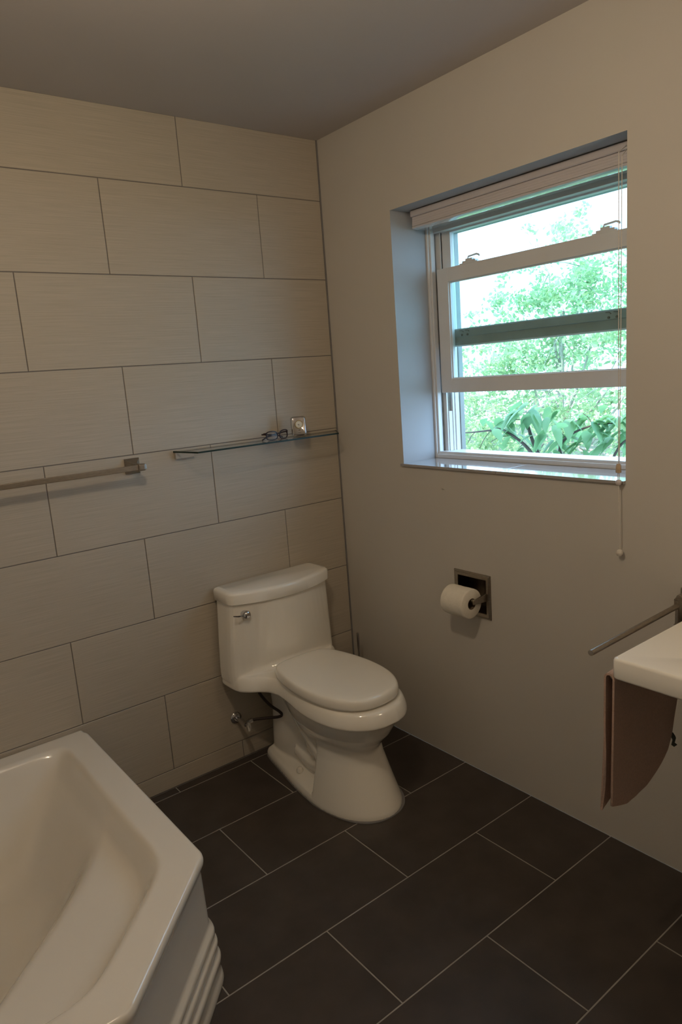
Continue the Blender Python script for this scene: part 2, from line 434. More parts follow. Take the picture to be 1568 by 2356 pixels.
# deck and rim slab with S-shaped waist
dk = [(.225, .012), (.243, .02), (.246, .07), (.244, .12), (.236, .150), (.214, .180), (.184, .206), (.162, .235), (.152, .27), (.152, .31), (.160, .37), (.170, .43), (.176, .50), (.172, .57), (.156, .64), (.124, .698), (.078, .739), (.030, .757)]
mb.loft([plan(dk, .359, .007), plan(dk, .3615, .001), plan(dk, .367, .0), plan(dk, .380, .002), plan(dk, .393, .006), plan(dk, .403, .0105), plan(dk, .410, .015), plan(dk, .4145, .022)])
# sweeping fillet from the deck up to the tank front
NFL = 10
mb.loft([tankring(.232-.010*math.sin(PI/2*k/NFL), .405+.075*(1-math.cos(PI/2*k/NFL))+(.0 if k else -.03), corner=.124+.028*(1-math.sin(PI/2*k/NFL)), mid=.166+.050*(1-math.sin(PI/2*k/NFL))**1.1, cut=.034) for k in range(NFL+1)])
# bowl
mb.loft([egg(.158, .20, .736, .48, .372), egg(.157, .20, .734, .48, .352), egg(.150, .21, .720, .48, .322), egg(.138, .22, .698, .47, .287),
         egg(.121, .24, .668, .46, .255), egg(.109, .26, .646, .46, .225), egg(.104, .28, .638, .46, .195), egg(.104, .30, .640, .47, .14)])
# front pedestal
def ped(hw, f1, z, fb=.455):
    ring = []
    n = 40
    for k in range(n+1):
        a = PI*k/n; ring.append((TX+hw*math.cos(a), -(fb+.01+(f1-fb-.01)*math.sin(a)**.9), z))
    ring += [(TX-hw*.985, -fb, z), (TX+hw*.985, -fb, z)]
    return ring
mb.loft([ped(.158, .722, 0), ped(.157, .720, .014), ped(.149, .706, .045), ped(.139, .689, .085), ped(.127, .668, .135), ped(.117, .650, .18), ped(.112, .642, .215), ped(.116, .646, .255)])
# recessed rear body
mb.loft([egg(.082, .05, .50, .28, 0, pb=5, pf=5), egg(.078, .052, .50, .28, .10, pb=5, pf=5), egg(.070, .055, .50, .28, .22, pb=5, pf=5), egg(.082, .055, .50, .28, .37, pb=5, pf=5)])
# foot lip
ft = [(.072, .045), (.090, .052), (.102, .09), (.115, .16), (.131, .25), (.146, .34), (.155, .43), (.156, .475), (.149, .525), (.135, .575), (.108, .63), (.05, .66)]
mb.loft([plan(ft, 0, 0), plan(ft, .016, 0), plan(ft, .030, .006), plan(ft, .044, .022), plan(ft, .054, .045)])
# trapway bulge on both sides
for s in (-1, 1):
    pth = smooth_path([(TX+s*.045, -.20, .30), (TX+s*.062, -.27, .272), (TX+s*.074, -.36, .215), (TX+s*.078, -.43, .17), (TX+s*.074, -.44, .11), (TX+s*.066, -.36, .085), (TX+s*.056, -.26, .10)], 4)
    mb.tube(pth, .032, 14)
body = remesh(mb, 'bowl_and_tank', M['porcelain'], toi, .0036, 4, .55)
mb = MB()
def lidring(ins, z): return tankring(.2365-ins, z, .008+ins*.2, .145-ins, .2065-ins)
mb.loft([lidring(.016, .7035), lidring(.004, .7035), lidring(.0005, .7065), lidring(0, .742), lidring(.002, .748), lidring(.007, .7515), lidring(.02, .753)])
o = build('tank_lid', mb, M['porcelain'], toi, smooth=True, angle=50)
mb = MB(); mb.loft([tankring(.222, .698, .014, .126, .188), tankring(.222, .7045, .014, .126, .188)])
build('lid_gasket', mb, M['black'], toi)
# seat ring and lid
sd = [(.0, .203), (.055, .204), (.100, .214), (.128, .243), (.147, .30), (.160, .37), (.166, .44), (.165, .51), (.155, .58), (.133, .64), (.100, .685), (.056, .712), (.0, .721)]
def splan(z, sc_):
    sp = smooth_path([(p[0], p[1], 0) for p in sd], 6)
    right = [(q.x, q.y) for q in sp]; full = right+[(-x, y) for x, y in right[::-1][1:-1]]
    return [(TX+x*sc_, -(.46+(y-.46)*sc_), z) for x, y in full]
mb = MB(); mb.loft([splan(.4120, .945), splan(.4225, .945)])
build('seat_ring', mb, M['seat'], toi, smooth=True, angle=60)
mb = MB(); mb.loft([splan(.4215, .970), splan(.4215, .985), splan(.424, .996), splan(.430, 1.0), splan(.440, .998), splan(.448, .990), splan(.454, .976), splan(.4575, .955), splan(.459, .92), splan(.4600, .80), splan(.461, .55), splan(.461, .2)])
build('seat_lid', mb, M['seat'], toi, smooth=True, angle=60)
for s in (-1, 1):
    mb = MB(); mb.tube([(TX+s*.070-.02, -.214, .424), (TX+s*.070+.02, -.214, .424)], .009, 14)
    build('seat_hinge', mb, M['seat'], toi, smooth=True)
# flush lever
mb = MB(); lx, ly, lz = -.624, -.166, .6645
mb.lathe([(.014, .022), (.0165, .0), (.0165, -.004), (.013, -.010), (.0085, -.0125), (.003, -.013)], (lx, ly, lz), 'y', 24)
lev = build('flush_lever', mb, M['chrome'], toi, smooth=True)
mb = MB(); mb.loft([[(lx-.008, ly-.004+b, lz-.001+c) for b, c in ((-.004,-.0035),(.001,-.0035),(.001,.0035),(-.004,.0035))],
                    [(lx-.040, ly-.004+b, lz+.005+c) for b, c in ((-.003,-.003),(.002,-.003),(.002,.003),(-.003,.003))],
                    [(lx-.056, ly+.001+b, lz+.008+c) for b, c in ((-.002,-.002),(.002,-.002),(.002,.002),(-.002,.002))]])
build('lever_arm', mb, M['chrome'], lev, bevel=.0008)
for s in (-1, 1):
    mb = MB(); mb.lathe([(.013, 0), (.013, .008), (.010, .015), (.004, .018)], (TX+s*.110, -.325, .050), 'z', 20)
    build('bolt_cap', mb, M['porcelain'], toi, smooth=True)
# caulk line round the foot
mb = MB(); mb.loft([plan(ft[:7]+[(.158, .48), (.152, .54), (.139, .60), (.117, .655), (.085, .695), (.045, .717), (.010, .7235)], zz_, -.0022) for zz_ in (0, .003)]); build('foot_caulk', mb, M['caulk'], toi)

# ------------------------------------------------------------------ water valve and hose
vx, vz = -.631, .186
va = empty('water_valve', (vx, 0, vz)); tag(va, 'small chrome shut-off valve with a round wall plate below the tank', 'valve')
mb = MB(); mb.lathe([(.0245, -.0005), (.0245, -.003), (.021, -.007), (.012, -.0095), (.010, -.0098)], (vx, 0, vz), 'y', 32)
build('wall_plate', mb, M['chrome'], va, smooth=True)
mb = MB(); mb.tube([(vx, -.004, vz), (vx, -.045, vz)], .0075, 16); mb.tube([(vx, -.045, vz), (vx, -.085, vz)], .0105, 8)
mb.tube([(vx, -.07, vz), (vx+.022, -.072, vz+.002)], .0075, 14); mb.tube([(vx+.020, -.072, vz+.002), (vx+.034, -.073, vz+.003)], .0095, 6)
build('valve_body', mb, M['chrome'], va, smooth=True)
mb = MB(); mb.tube([(vx, -.085, vz), (vx, -.098, vz)], .004, 10)
rings = []
for (t, sc_) in ((0, .5), (.001, .95), (.004, 1), (.007, .95), (.008, .5)):
    rings.append([(vx+.010*math.cos(a)*sc_, -.097-t, vz-.003+.021*math.sin(a)*sc_) for a in [2*PI*k/24 for k in range(24)]])
mb.loft(rings); build('oval_handle', mb, M['chrome'], va, smooth=True)
hs = [(vx+.030, -.073, vz+.003), (vx+.048, -.085, vz+.006), (-.545, -.12, .196), (-.522, -.15, .202), (-.512, -.165, .212), (-.524, -.168, .233), (-.560, -.16, .272), (-.594, -.15, .330), (-.600, -.145, .368)]
mb = MB(); mb.tube(smooth_path(hs, 6), .0058, 12)
ho = build('supply_hose', mb, M['hose'], None, smooth=True); tag(ho, 'dark braided water hose looping from the wall valve up to the tank', 'hose')

# ------------------------------------------------------------------ toilet brush in the corner
bx, byy = -.075, -.135
tb = empty('toilet_brush', (bx, byy, 0)); tag(tb, 'toilet brush with a slim metal handle standing in the corner behind the toilet', 'toilet brush')
mb = MB(); mb.lathe([(.044, 0), (.045, .004), (.042, .12), (.043, .155), (.040, .155), (.012, .157)], (bx, byy, 0), 'z', 32); build('canister', mb, M['nickel'], tb, smooth=True)
mb = MB(); mb.tube([(bx, byy, .13), (bx, byy, .30), (bx, byy, .415), (bx, byy, .4225), (bx, byy, .425)], [.0045, .0052, .0062, .0058, .003], 16); build('handle', mb, M['chrome'], tb, smooth=True)

# ------------------------------------------------------------------ bathtub
RZ = .372
bt = empty('bathtub', (-1.84, -.62, 0)); tag(bt, 'white enamelled corner bathtub with a clipped corner and a ribbed apron', 'bathtub')
OUT = [(-2.458, -.003), (-1.232, -.003), (-1.232, -.030), (-1.224, -.046), (-1.224, -.915), (-1.545, -1.236), (-2.458, -1.236)]
INN = [(-2.36, -.085), (-1.318, -.085), (-1.318, -.878), (-1.590, -1.146), (-2.36, -1.146)]
BAS = [(-2.34, -.095), (-1.330, -.095), (-1.330, -.560), (-1.905, -1.135), (-2.34, -1.135)]
def sdf(p, poly):
    d = 1e9; inside = False; n = len(poly)
    for i in range(n):
        a = poly[i]; b = poly[(i+1) % n]
        ex, ey = b[0]-a[0], b[1]-a[1]; wx, wy = p[0]-a[0], p[1]-a[1]
        t = max(0, min(1, (wx*ex+wy*ey)/(ex*ex+ey*ey)))
        d = min(d, math.hypot(wx-ex*t, wy-ey*t))
        if (a[1] > p[1]) != (b[1] > p[1]) and p[0] < (b[0]-a[0])*(p[1]-a[1])/(b[1]-a[1])+a[0]: inside = not inside
    return d if inside else -d
def rsdf(p, poly, r):
    # inside distance with softened corners: smooth minimum over edge half-planes (convex polygons)
    n = len(poly); acc = 0; k = 1/r
    for i in range(n):
        a = poly[i]; b = poly[(i+1) % n]
        ex, ey = b[0]-a[0], b[1]-a[1]; L = math.hypot(ex, ey)
        d = ((p[0]-a[0])*ey-(p[1]-a[1])*ex)/L
        acc += math.exp(-k*max(-.5, min(2, -d if SGN < 0 else d)))
    return -math.log(acc)/k
SGN = 1
_c = (-1.85, -.6)
def sgn(poly):
    a, b = poly[0], poly[1]; ex, ey = b[0]-a[0], b[1]-a[1]
    return 1 if ((_c[0]-a[0])*ey-(_c[1]-a[1])*ex) > 0 else -1
SGN = sgn(INN)
def sst(x): x = max(0., min(1., x)); return x*x*(3-2*x)
def tubz(x, y):
    d1 = rsdf((x, y), INN, .022); d2 = rsdf((x, y), BAS, .055)
    z = RZ - .064*sst((d1+.008)/.055)
    z -= .012*sst((d1-.03)/.2)
    z -= .232*sst((d2+.012)/.20)**.85
    return z
def resample(poly, n, round_r=.02, rk=5):
    # rounded polygon -> even samples
    pts = []; m = len(poly)
    for i in range(m):
        p0 = Vector(poly[i-1]); p1 = Vector(poly[i]); p2 = Vector(poly[(i+1) % m])
        r = min(round_r, (p0-p1).length*.45, (p2-p1).length*.45)
        a = p1+(p0-p1).normalized()*r; b = p1+(p2-p1).normalized()*r
        for k in range(rk+1):
            t = k/rk; pts.append((1-t)**2*a+2*t*(1-t)*p1+t*t*b)
    return pts
NA = 540
def rayhit(poly, ang, c=_c):
    dx, dy = math.cos(ang), math.sin(ang); best = 0
    for i in range(len(poly)):
        a = poly[i]; b = poly[(i+1) % len(poly)]
        ex, ey = b[0]-a[0], b[1]-a[1]; den = dx*ey-dy*ex
        if abs(den) < 1e-12: continue
        wx, wy = a[0]-c[0], a[1]-c[1]
        t = (wx*ey-wy*ex)/den; s = (wx*dy-wy*dx)/den
        if t > 0 and -1e-9 <= s <= 1+1e-9: best = max(best, t)
    return best
outr = [tuple(p) for p in resample(OUT, 0, .022, 6)]
angs = [2*PI*k/NA for k in range(NA)]
R_ = [rayhit(outr, a) for a in angs]
mb = MB()
rings = []
# apron profile: (outward offset, height)
prof = [(.014, .001), (.016, .012), (.013, .026), (.010, .032), (.010, .060), (.014, .066), (.0145, .076), (.011, .084), (.006, .087), (.006, .105), (.010, .109), (.0105, .118), (.008, .126),
        (.002, .129), (.002, .139), (.006, .143), (.006, .153), (.003, .161), (-.004, .166), (-.006, .18), (-.010, .32), (-.009, .335), (-.004, .342), (-.0005, .350), (0, .358), (-.002, .366), (-.006, .3705), (-.011, RZ)]
for off, z in prof:
    ring = []
    for i, a in enumerate(angs):
        x = _c[0]+R_[i]*math.cos(a); y = _c[1]+R_[i]*math.sin(a)
        wall = y > -.06 or x < -2.43
        # outward normal from neighbours
        j0 = i-2; j1 = (i+2) % NA
        tx = R_[j1]*math.cos(angs[j1])-R_[j0]*math.cos(angs[j0]); ty = R_[j1]*math.sin(angs[j1])-R_[j0]*math.sin(angs[j0])
        L = math.hypot(tx, ty) or 1; nx, ny = ty/L, -tx/L
        o_ = off if not wall else min(off, 0)
        if y > -.06: nx, ny = (nx, min(ny, 0)) if off > 0 else (nx, ny)
        ring.append((x+nx*o_, min(y+ny*o_, -.001), z))
    rings.append(ring)
base = rings[-1]
NR = 84
for k in range(1, NR):
    t = k/NR; s = 1-t
    ring = []
    for i in range(NA):
        x = _c[0]+(base[i][0]-_c[0])*s; y = _c[1]+(base[i][1]-_c[1])*s
        ring.append((x, y, tubz(x, y)))
    rings.append(ring)
mb.loft(rings)
tub = build('tub_shell', mb, M['enamel'], bt, smooth=True, angle=70)
mb = MB(); mb.lathe([(.026, 0), (.026, .003), (.02, .005), (.006, .004)], (-2.15, -.55, tubz(-2.15, -.55)-.0005), 'z', 24); build('drain', mb, M['chrome'], bt, smooth=True)

# ------------------------------------------------------------------ towel bar on the tiled wall
tbz = 1.2645; tby = -.082
br = empty('towel_bar', (-1.25, 0, tbz)); tag(br, 'square brushed nickel towel bar mounted on the tiled wall above the bathtub', 'towel bar')
mb = MB(); mb.box(-1.56, -.935, tby-.006, tby+.006, tbz-.009, tbz+.009); build('bar', mb, M['nickel'], br, bevel=.0015)
for xm in (-.928, -1.562):
    mb = MB()
    def sq(h, y, cx=xm, cz=tbz): return [(cx-h, y, cz-h), (cx+h, y, cz-h), (cx+h, y, cz+h), (cx-h, y, cz+h)]
    mb.loft([sq(.027, -.0005), sq(.027, -.006), sq(.024, -.010), sq(.012, -.022), sq(.0095, -.030), sq(.0095, tby+.012), sq(.012, tby+.010), sq(.012, tby-.010), sq(.009, tby-.013)])
    s = 1 if xm > -1 else -1
    mb.loft([[(xm+s*e, tby+a*h, tbz+b*h) for a, b in ((-1,-1),(1,-1),(1,1),(-1,1))] for e, h in ((.0, .010), (.006, .0085), (.008, .0085), (.016, .0085), (.018, .007))])
    build('bracket', mb, M['nickel'], br, bevel=.0015)

# ------------------------------------------------------------------ glass shelf
SZ = 1.297
sh = empty('glass_shelf', (-.4, -.07, SZ)); tag(sh, 'clear glass shelf with a green edge fixed to the tiled wall above the toilet', 'shelf')
poly = [(-.767, -.001), (-.742, -.150), (-.110, -.150), (-.012, -.001)]
def inset(poly, d):
    out = []; n = len(poly); c = Vector((sum(p[0] for p in poly)/n, sum(p[1] for p in poly)/n))
    for i in range(n):
        p0 = Vector(poly[i-1]); p1 = Vector(poly[i]); p2 = Vector(poly[(i+1) % n])
        e1 = (p1-p0).normalized(); e2 = (p2-p1).normalized()
        n1 = Vector((-e1.y, e1.x)); n2 = Vector((-e2.y, e2.x))
        if n1.dot(c-p1) < 0: n1 = -n1; 
        if n2.dot(c-p1) < 0: n2 = -n2
        b = (n1+n2).normalized(); out.append(tuple(p1+b*d/max(.3, b.dot(n1))))
    return out
mb = MB(); pi_ = inset(poly, .0025)
mb.loft([[(x, y, SZ-.006) for x, y in pi_], [(x, y, SZ) for x, y in pi_]])
build('glass_pane', mb, M['shelfglass'], sh)
mb = MB()
zz = ((0, SZ-.0082), (0, SZ+.0002))
a_ = [(x, y, SZ-.0059) for x, y in poly]; b_ = [(x, y, SZ-.0001) for x, y in poly]
c_ = [(x, y, SZ-.0059) for x, y in pi_]; d_ = [(x, y, SZ-.0001) for x, y in pi_]
for i in (0, 1, 2):
    j = i+1
    mb.add([a_[i], a_[j], b_[j], b_[i], c_[i], c_[j], d_[j], d_[i]], [(0,1,2,3),(3,2,6,7),(0,4,5,1),(4,7,6,5),(0,3,7,4),(1,5,6,2)])
build('polished_edge', mb, M['glassedge'], sh)
mb = MB(); mb.box(-.762, -.02, -.0120, -.0002, SZ-.0135, SZ-.0062); mb.box(-.764, -.690, -.0125, -.0002, SZ-.030, SZ-.0062); build('wall_rail', mb, mat('rail_beige', (.46, .41, .35), .35, var=.03), sh, bevel=.0015)

# ------------------------------------------------------------------ desk clock
ck = empty('desk_clock', (-.262, -.088, SZ)); tag(ck, 'small chrome desk clock with a round cream dial standing on the glass shelf', 'clock')
def rrect(hw, hh, r, n=6):
    out = []
    for cx, cz, a0 in ((hw-r, hh-r, 0), (-hw+r, hh-r, PI/2), (-hw+r, -hh+r, PI), (hw-r, -hh+r, 1.5*PI)):
        for k in range(n+1): a = a0+PI/2*k/n; out.append((cx+r*math.cos(a), cz+r*math.sin(a)))
    return out
KM = Matrix.Translation((-.262, -.088, SZ+.0405)) @ Matrix.Rotation(math.radians(-24), 4, 'Z') @ Matrix.Rotation(math.radians(-7), 4, 'X')
mb = MB()
lay = [(.024, .031, .009, .013), (.028, .035, .011, .011), (.0305, .0375, .012, .004), (.0305, .0375, .012, -.004), (.029, .036, .012, -.008), (.026, .033, .010, -.0105), (.0245, .0315, .009, -.0112)]
mb.loft([[(x, y, z) for x, z in rrect(hw, hh, r)] for hw, hh, r, y in [(a, b*1.06, c, d) for a, b, c, d in lay]]); mb.xf(KM)
build('case', mb, M['chrome'], ck, smooth=True, angle=40)
mb = MB(); mb.lathe([(.0145, -.0105), (.0165, -.0130), (.0160, -.0150), (.0140, -.0150), (.0135, -.0135)], (0, 0, .0065), 'y', 32); mb.xf(KM)
build('bezel', mb, M['brass'], ck, smooth=True)
mb = MB(); mb.lathe([(.0137, -.0112), (.0137, -.0140)], (0, 0, .0065), 'y', 32); mb.xf(KM); dl = build('dial', mb, M['dial'], ck)
mb = MB()
for k in range(12):
    a = PI*2*k/12; mb.box(-.0004, .0004, -.01445, -.0138, .0100, .0120 if k % 3 else .0126)
    m_ = Matrix.Rotation(a, 4, 'Y'); nv = mb.v[-8:]
    mb.v[-8:] = [tuple(m_ @ Vector(p)+Vector((0, 0, .0065))) for p in nv]
mb.xf(KM); build('hour_marks', mb, M['black'], ck)
for L_, w_, a in ((.0075, .0006, math.radians(185)), (.0060, .0008, math.radians(268))):
    mb = MB(); mb.box(-w_, w_, -.0149, -.0144, -.001, L_); mb.xf(KM @ Matrix.Translation((0, 0, .0065)) @ Matrix.Rotation(a, 4, 'Y')); build('clock_hand', mb, M['black'], ck)
mb = MB()
for k in range(3): mb.box(-.0030+k*.0028, -.0010+k*.0028, -.0118, -.0110, -.0170, -.0140)
for k in range(5): mb.box(-.0060+k*.0026, -.0044+k*.0026, -.0118, -.0110, -.0262, -.0250)
mb.xf(KM); build('case_lettering', mb, M['black'], ck)

# ------------------------------------------------------------------ spectacles
gs = empty('eyeglasses', (-.375, -.085, SZ)); tag(gs, 'folded dark brown eyeglasses lying on the glass shelf beside the clock', 'eyeglasses')
GM = Matrix.Translation((-.366, -.098, SZ+.0015)) @ Matrix.Rotation(math.radians(10), 4, 'Z')
def lensring(cx, s):
    # rounded rectangle spectacle eye, local x, height z 0..0.031
    out = []
    for k in range(36):
        a = 2*PI*k/36; c, sn = math.cos(a), math.sin(a); e = 2/2.9
        out.append((cx+.0235*abs(c)**e*(1 if c > 0 else -1), .016+.0150*abs(sn)**e*(1 if sn > 0 else -1)+.0025*s*c*(sn > 0)))
    return out
def yy(x): return 9.*x*x*.35     # gentle wrap of the front
mb = MB()
for s in (-1, 1):
    R0 = lensring(s*.0305, s)
    n = len(R0); cx = s*.0305
    rings = []
    for i in range(n):
        x, z = R0[i]; dx, dz = x-cx, z-.016; L = math.hypot(dx, dz); dx /= L; dz /= L
        t = .0028 if dz < .3 else .0040
        rings.append([(x-dx*.0004, yy(x)-.0016, z-dz*.0004), (x+dx*t, yy(x)-.0016, z+dz*t), (x+dx*t, yy(x)+.0016, z+dz*t), (x-dx*.0004, yy(x)+.0016, z-dz*.0004)])
    rings.append(rings[0]); mb.loft(rings, cap=False)
mb.tube([(-.0085, yy(.0085), .0195), (-.004, -.001, .0225), (.004, -.001, .0225), (.0085, yy(.0085), .0195)], .0022, 8)
for s in (-1, 1): mb.loft([[(s*.053, yy(.053)-.002, .018), (s*.058, yy(.058)-.001, .020), (s*.062, yy(.062), .021), (s*.063, yy(.062), .0285), (s*.058, yy(.058)-.001, .0295), (s*.053, yy(.053)-.002, .029)], [(s*.053, yy(.053)+.003, .018), (s*.058, yy(.058)+.004, .020), (s*.062, yy(.062)+.006, .021), (s*.063, yy(.062)+.006, .0285), (s*.058, yy(.058)+.004, .0295), (s*.053, yy(.053)+.003, .029)]])
mb.xf(GM); build('front_frame', mb, M['tort'], gs, smooth=True, angle=40)
for s in (-1, 1):
    mb = MB(); R0 = lensring(s*.0305, s); mb.loft([[(x, yy(x)-.0006, z) for x, z in R0], [(x, yy(x)+.0006, z) for x, z in R0]]); mb.xf(GM); build('lens', mb, M['lens'], gs)
for s in (-1, 1):      # temples folded behind the front, resting on the glass
    y_ = .026 if s > 0 else .033
    pth = [(s*.060, .018, .024), (s*.058, y_, .023), (s*.03, y_+.003, .020), (-s*.02, y_+.006, .014), (-s*.045, y_+.007, .006), (-s*.058, y_+.006, .0015)]
    mb = MB(); rings = []
    for q in smooth_path(pth, 4): rings.append([(q.x, q.y-.0012, q.z-.0026), (q.x, q.y+.0012, q.z-.0026), (q.x, q.y+.0012, q.z+.0026), (q.x, q.y-.0012, q.z+.0026)])
    mb.loft(rings); mb.xf(GM); build('temple', mb, M['tort'], gs, smooth=True)

# ------------------------------------------------------------------ recessed toilet paper holder and roll
ph = empty('paper_holder', (0, -.739, .707)); tag(ph, 'recessed brushed nickel paper holder set into the painted wall below the window', 'paper holder')
PY, PZ = -.7390, .7070
mb = MB()
def ring4(hy, hz, x): return [(x, PY-hy, PZ-hz), (x, PY+hy, PZ-hz), (x, PY+hy, PZ+hz), (x, PY-hy, PZ+hz)]
mb.loft([ring4(.0860, .0825, -.0003), ring4(.0860, .0825, -.004), ring4(.0835, .080, -.0065), ring4(.081, .0775, -.006), ring4(.079, .0755, -.009), ring4(.0700, .0665, -.0075), ring4(.0665, .0635, -.006), ring4(.0665, .0635, -.0003)], cap=False)
build('face_plate', mb, M['nickel'], ph, bevel=.0008)
mb = MB(); mb.add(ring4(.0664, .0634, -.001)+ring4(.062, .059, .052), [(0,1,5,4),(1,2,6,5),(2,3,7,6),(3,0,4,7),(4,5,6,7)])
mb.add(ring4(.067, .064, -.0005)+ring4(.063, .060, .053), [(0,1,5,4),(1,2,6,5),(2,3,7,6),(3,0,4,7),(4,5,6,7),(0,4,7,3)][:5])
build('recess_tray', mb, M['nickeld'], ph)
for s in (-1, 1):
    mb = MB(); ya = PY+s*.0665
    mb.loft([[(x, ya-.0035*1, z0), (x, ya+.0035, z0), (x, ya+.0035, z1), (x, ya-.0035, z1)] for x, z0, z1 in ((.01, PZ-.016, PZ+.018), (-.02, PZ-.013, PZ+.014), (-.055, PZ-.0105, PZ+.009), (-.074, PZ-.0095, PZ+.0085))])
    build('arm', mb, M['nickel'], ph, bevel=.0015)
mb = MB(); mb.tube([(-.064, PY-.064, PZ-.001), (-.064, PY+.064, PZ-.001)], .0075, 18); build('spindle', mb, M['nickel'], ph, smooth=True)
rl = empty('toilet_paper_roll', (-.064, PY, PZ-.0075)); tag(rl, 'white toilet paper roll hanging on the recessed holder', 'toilet paper')
mb = MB(); rc = (-.064, PY+.002, PZ-.0118); ro, ri, hl = .0545, .0205, .0525
n = 72; rings = []
for r, h in ((ri, -hl), (ro-.004, -hl), (ro-.0005, -hl+.003), (ro, -hl+.008), (ro+.0004, -.02), (ro-.0003, .0), (ro+.0004, .025), (ro, hl-.008), (ro-.0005, hl-.003), (ro-.004, hl), (ri, hl)):
    rings.append([(rc[0]+r*math.cos(2*PI*k/n), rc[1]+h, rc[2]+r*math.sin(2*PI*k/n)) for k in range(n)])
rings.append(rings[0]); mb.loft(rings, cap=False)
build('tissue', mb, M['paper'], rl, smooth=True, angle=50)
mb = MB(); rings = []
for r, h in ((.0192, -hl-.0003), (.0204, -hl-.0003), (.0204, hl+.0003), (.0192, hl+.0003), (.0192, -hl-.0003)):
    rings.append([(rc[0]+r*math.cos(2*PI*k/40), rc[1]+h, rc[2]+r*math.sin(2*PI*k/40)) for k in range(40)])
mb.loft(rings, cap=False); build('cardboard_core', mb, M['card'], rl, smooth=True)

# ------------------------------------------------------------------ sink, swing-arm rail and hand towel
sk = empty('sink', (0, -1.88, .85)); tag(sk, 'white ceramic wash basin with a thick rim against the window wall', 'sink')
mb = MB()
SX, SY0, SY1 = -.478, -2.18, -1.582
def rr2(ins, z, r=.014):
    out = []
    x0, x1, y0, y1 = SX+ins, -.0015, SY0+ins, SY1-ins
    r = max(.004, r)
    for cx, cy, a0 in ((x0+r, y1-r, PI/2), (x0+r, y0+r, PI)):
        for k in range(9): a = a0+PI/2*k/8; out.append((cx+r*math.cos(a), cy+r*math.sin(a), z))
    out += [(x1, y0, z), (x1, y1, z)]
    return out
mb.loft([rr2(.004, .7995), rr2(.0012, .8015), rr2(0, .805), rr2(0, .844), rr2(.0018, .8485), rr2(.006, .8505)], cap=False)
# top with the basin hollow
nb = len(rr2(0, 0)); bc = (-.235, -1.90)
def hol(hx, hy, z, n=nb):
    out = []
    for k in range(n):
        p = rr2(.006, 0)[k]; a = math.atan2((p[1]-bc[1])/hy, (p[0]-bc[0])/hx); e = 2/3.2
        c, s = math.cos(a), math.sin(a)
        out.append((bc[0]+hx*abs(c)**e*(1 if c > 0 else -1), bc[1]+hy*abs(s)**e*(1 if s > 0 else -1), z))
    return out
mb.loft([rr2(.006, .8505), hol(.17, .235, .8505), hol(.162, .227, .846), hol(.155, .22, .83), hol(.135, .19, .77), hol(.09, .13, .745), hol(.03, .04, .738)], cap=False)
mb.loft([rr2(.004, .7995), hol(.19, .25, .7995), hol(.17, .23, .76), hol(.12, .17, .725), hol(.05, .07, .715)], cap=False)
bmx = build('basin', mb, M['sink'], sk, smooth=True, angle=50)
mb = MB()
def pd(hx, hy, z, cx=-.155): return [(cx+hx*math.cos(2*PI*k/40), -1.90+hy*math.sin(2*PI*k/40), z) for k in range(40)]
mb.loft([pd(.135, .115, .0005), pd(.135, .115, .02), pd(.115, .095, .05), pd(.095, .075, .20), pd(.09, .072, .45), pd(.10, .085, .62), pd(.13, .11, .735)])
build('pedestal', mb, M['sink'], sk, smooth=True, angle=50)
mb = MB(); mb.tube(smooth_path([(-.05, -1.90, .85), (-.05, -1.90, .98), (-.08, -1.90, 1.02), (-.15, -1.90, 1.01), (-.17, -1.90, .97)], 5), .011, 14); mb.lathe([(.024, 0), (.024, .01), (.014, .02)], (-.05, -1.90, .851), 'z', 20); build('faucet', mb, M['chrome'], sk, smooth=True)

ra = empty('swing_towel_rail', (0, -1.525, .83)); tag(ra, 'brushed nickel swing-arm towel rail mounted beside the sink', 'towel rail')
ay = -1.527
mb = MB(); mb.box(-.007, -.0003, ay-.022, ay+.022, .752, .885); mb.tube([(-.004, ay, .872), (-.058, ay, .872)], .009, 14); mb.tube([(-.004, ay, .772), (-.058, ay, .772)], .009, 14)
build('wall_mount', mb, M['nickel'], ra, bevel=.001)
mb = MB(); mb.tube([(-.058, ay, .758), (-.058, ay, .872)], .0095, 18); build('pivot_post', mb, M['nickel'], ra, smooth=True)
mb = MB(); mb.tube([(-.058, ay, .8525), (-.485, ay-.0075, .8505)], .0072, 18)
mb.tube([(-.058, ay, .843), (-.058, ay, .868)], .0125, 18)
build('arm', mb, M['nickel'], ra, smooth=True)
mb = MB(); mb.tube([(-.058, ay, .782), (-.20, ay-.012, .7825), (-.436, ay-.033, .784)], .0072, 18); mb.tube([(-.058, ay, .772), (-.058, ay, .797)], .0125, 18)
build('arm', mb, M['nickel'], ra, smooth=True)

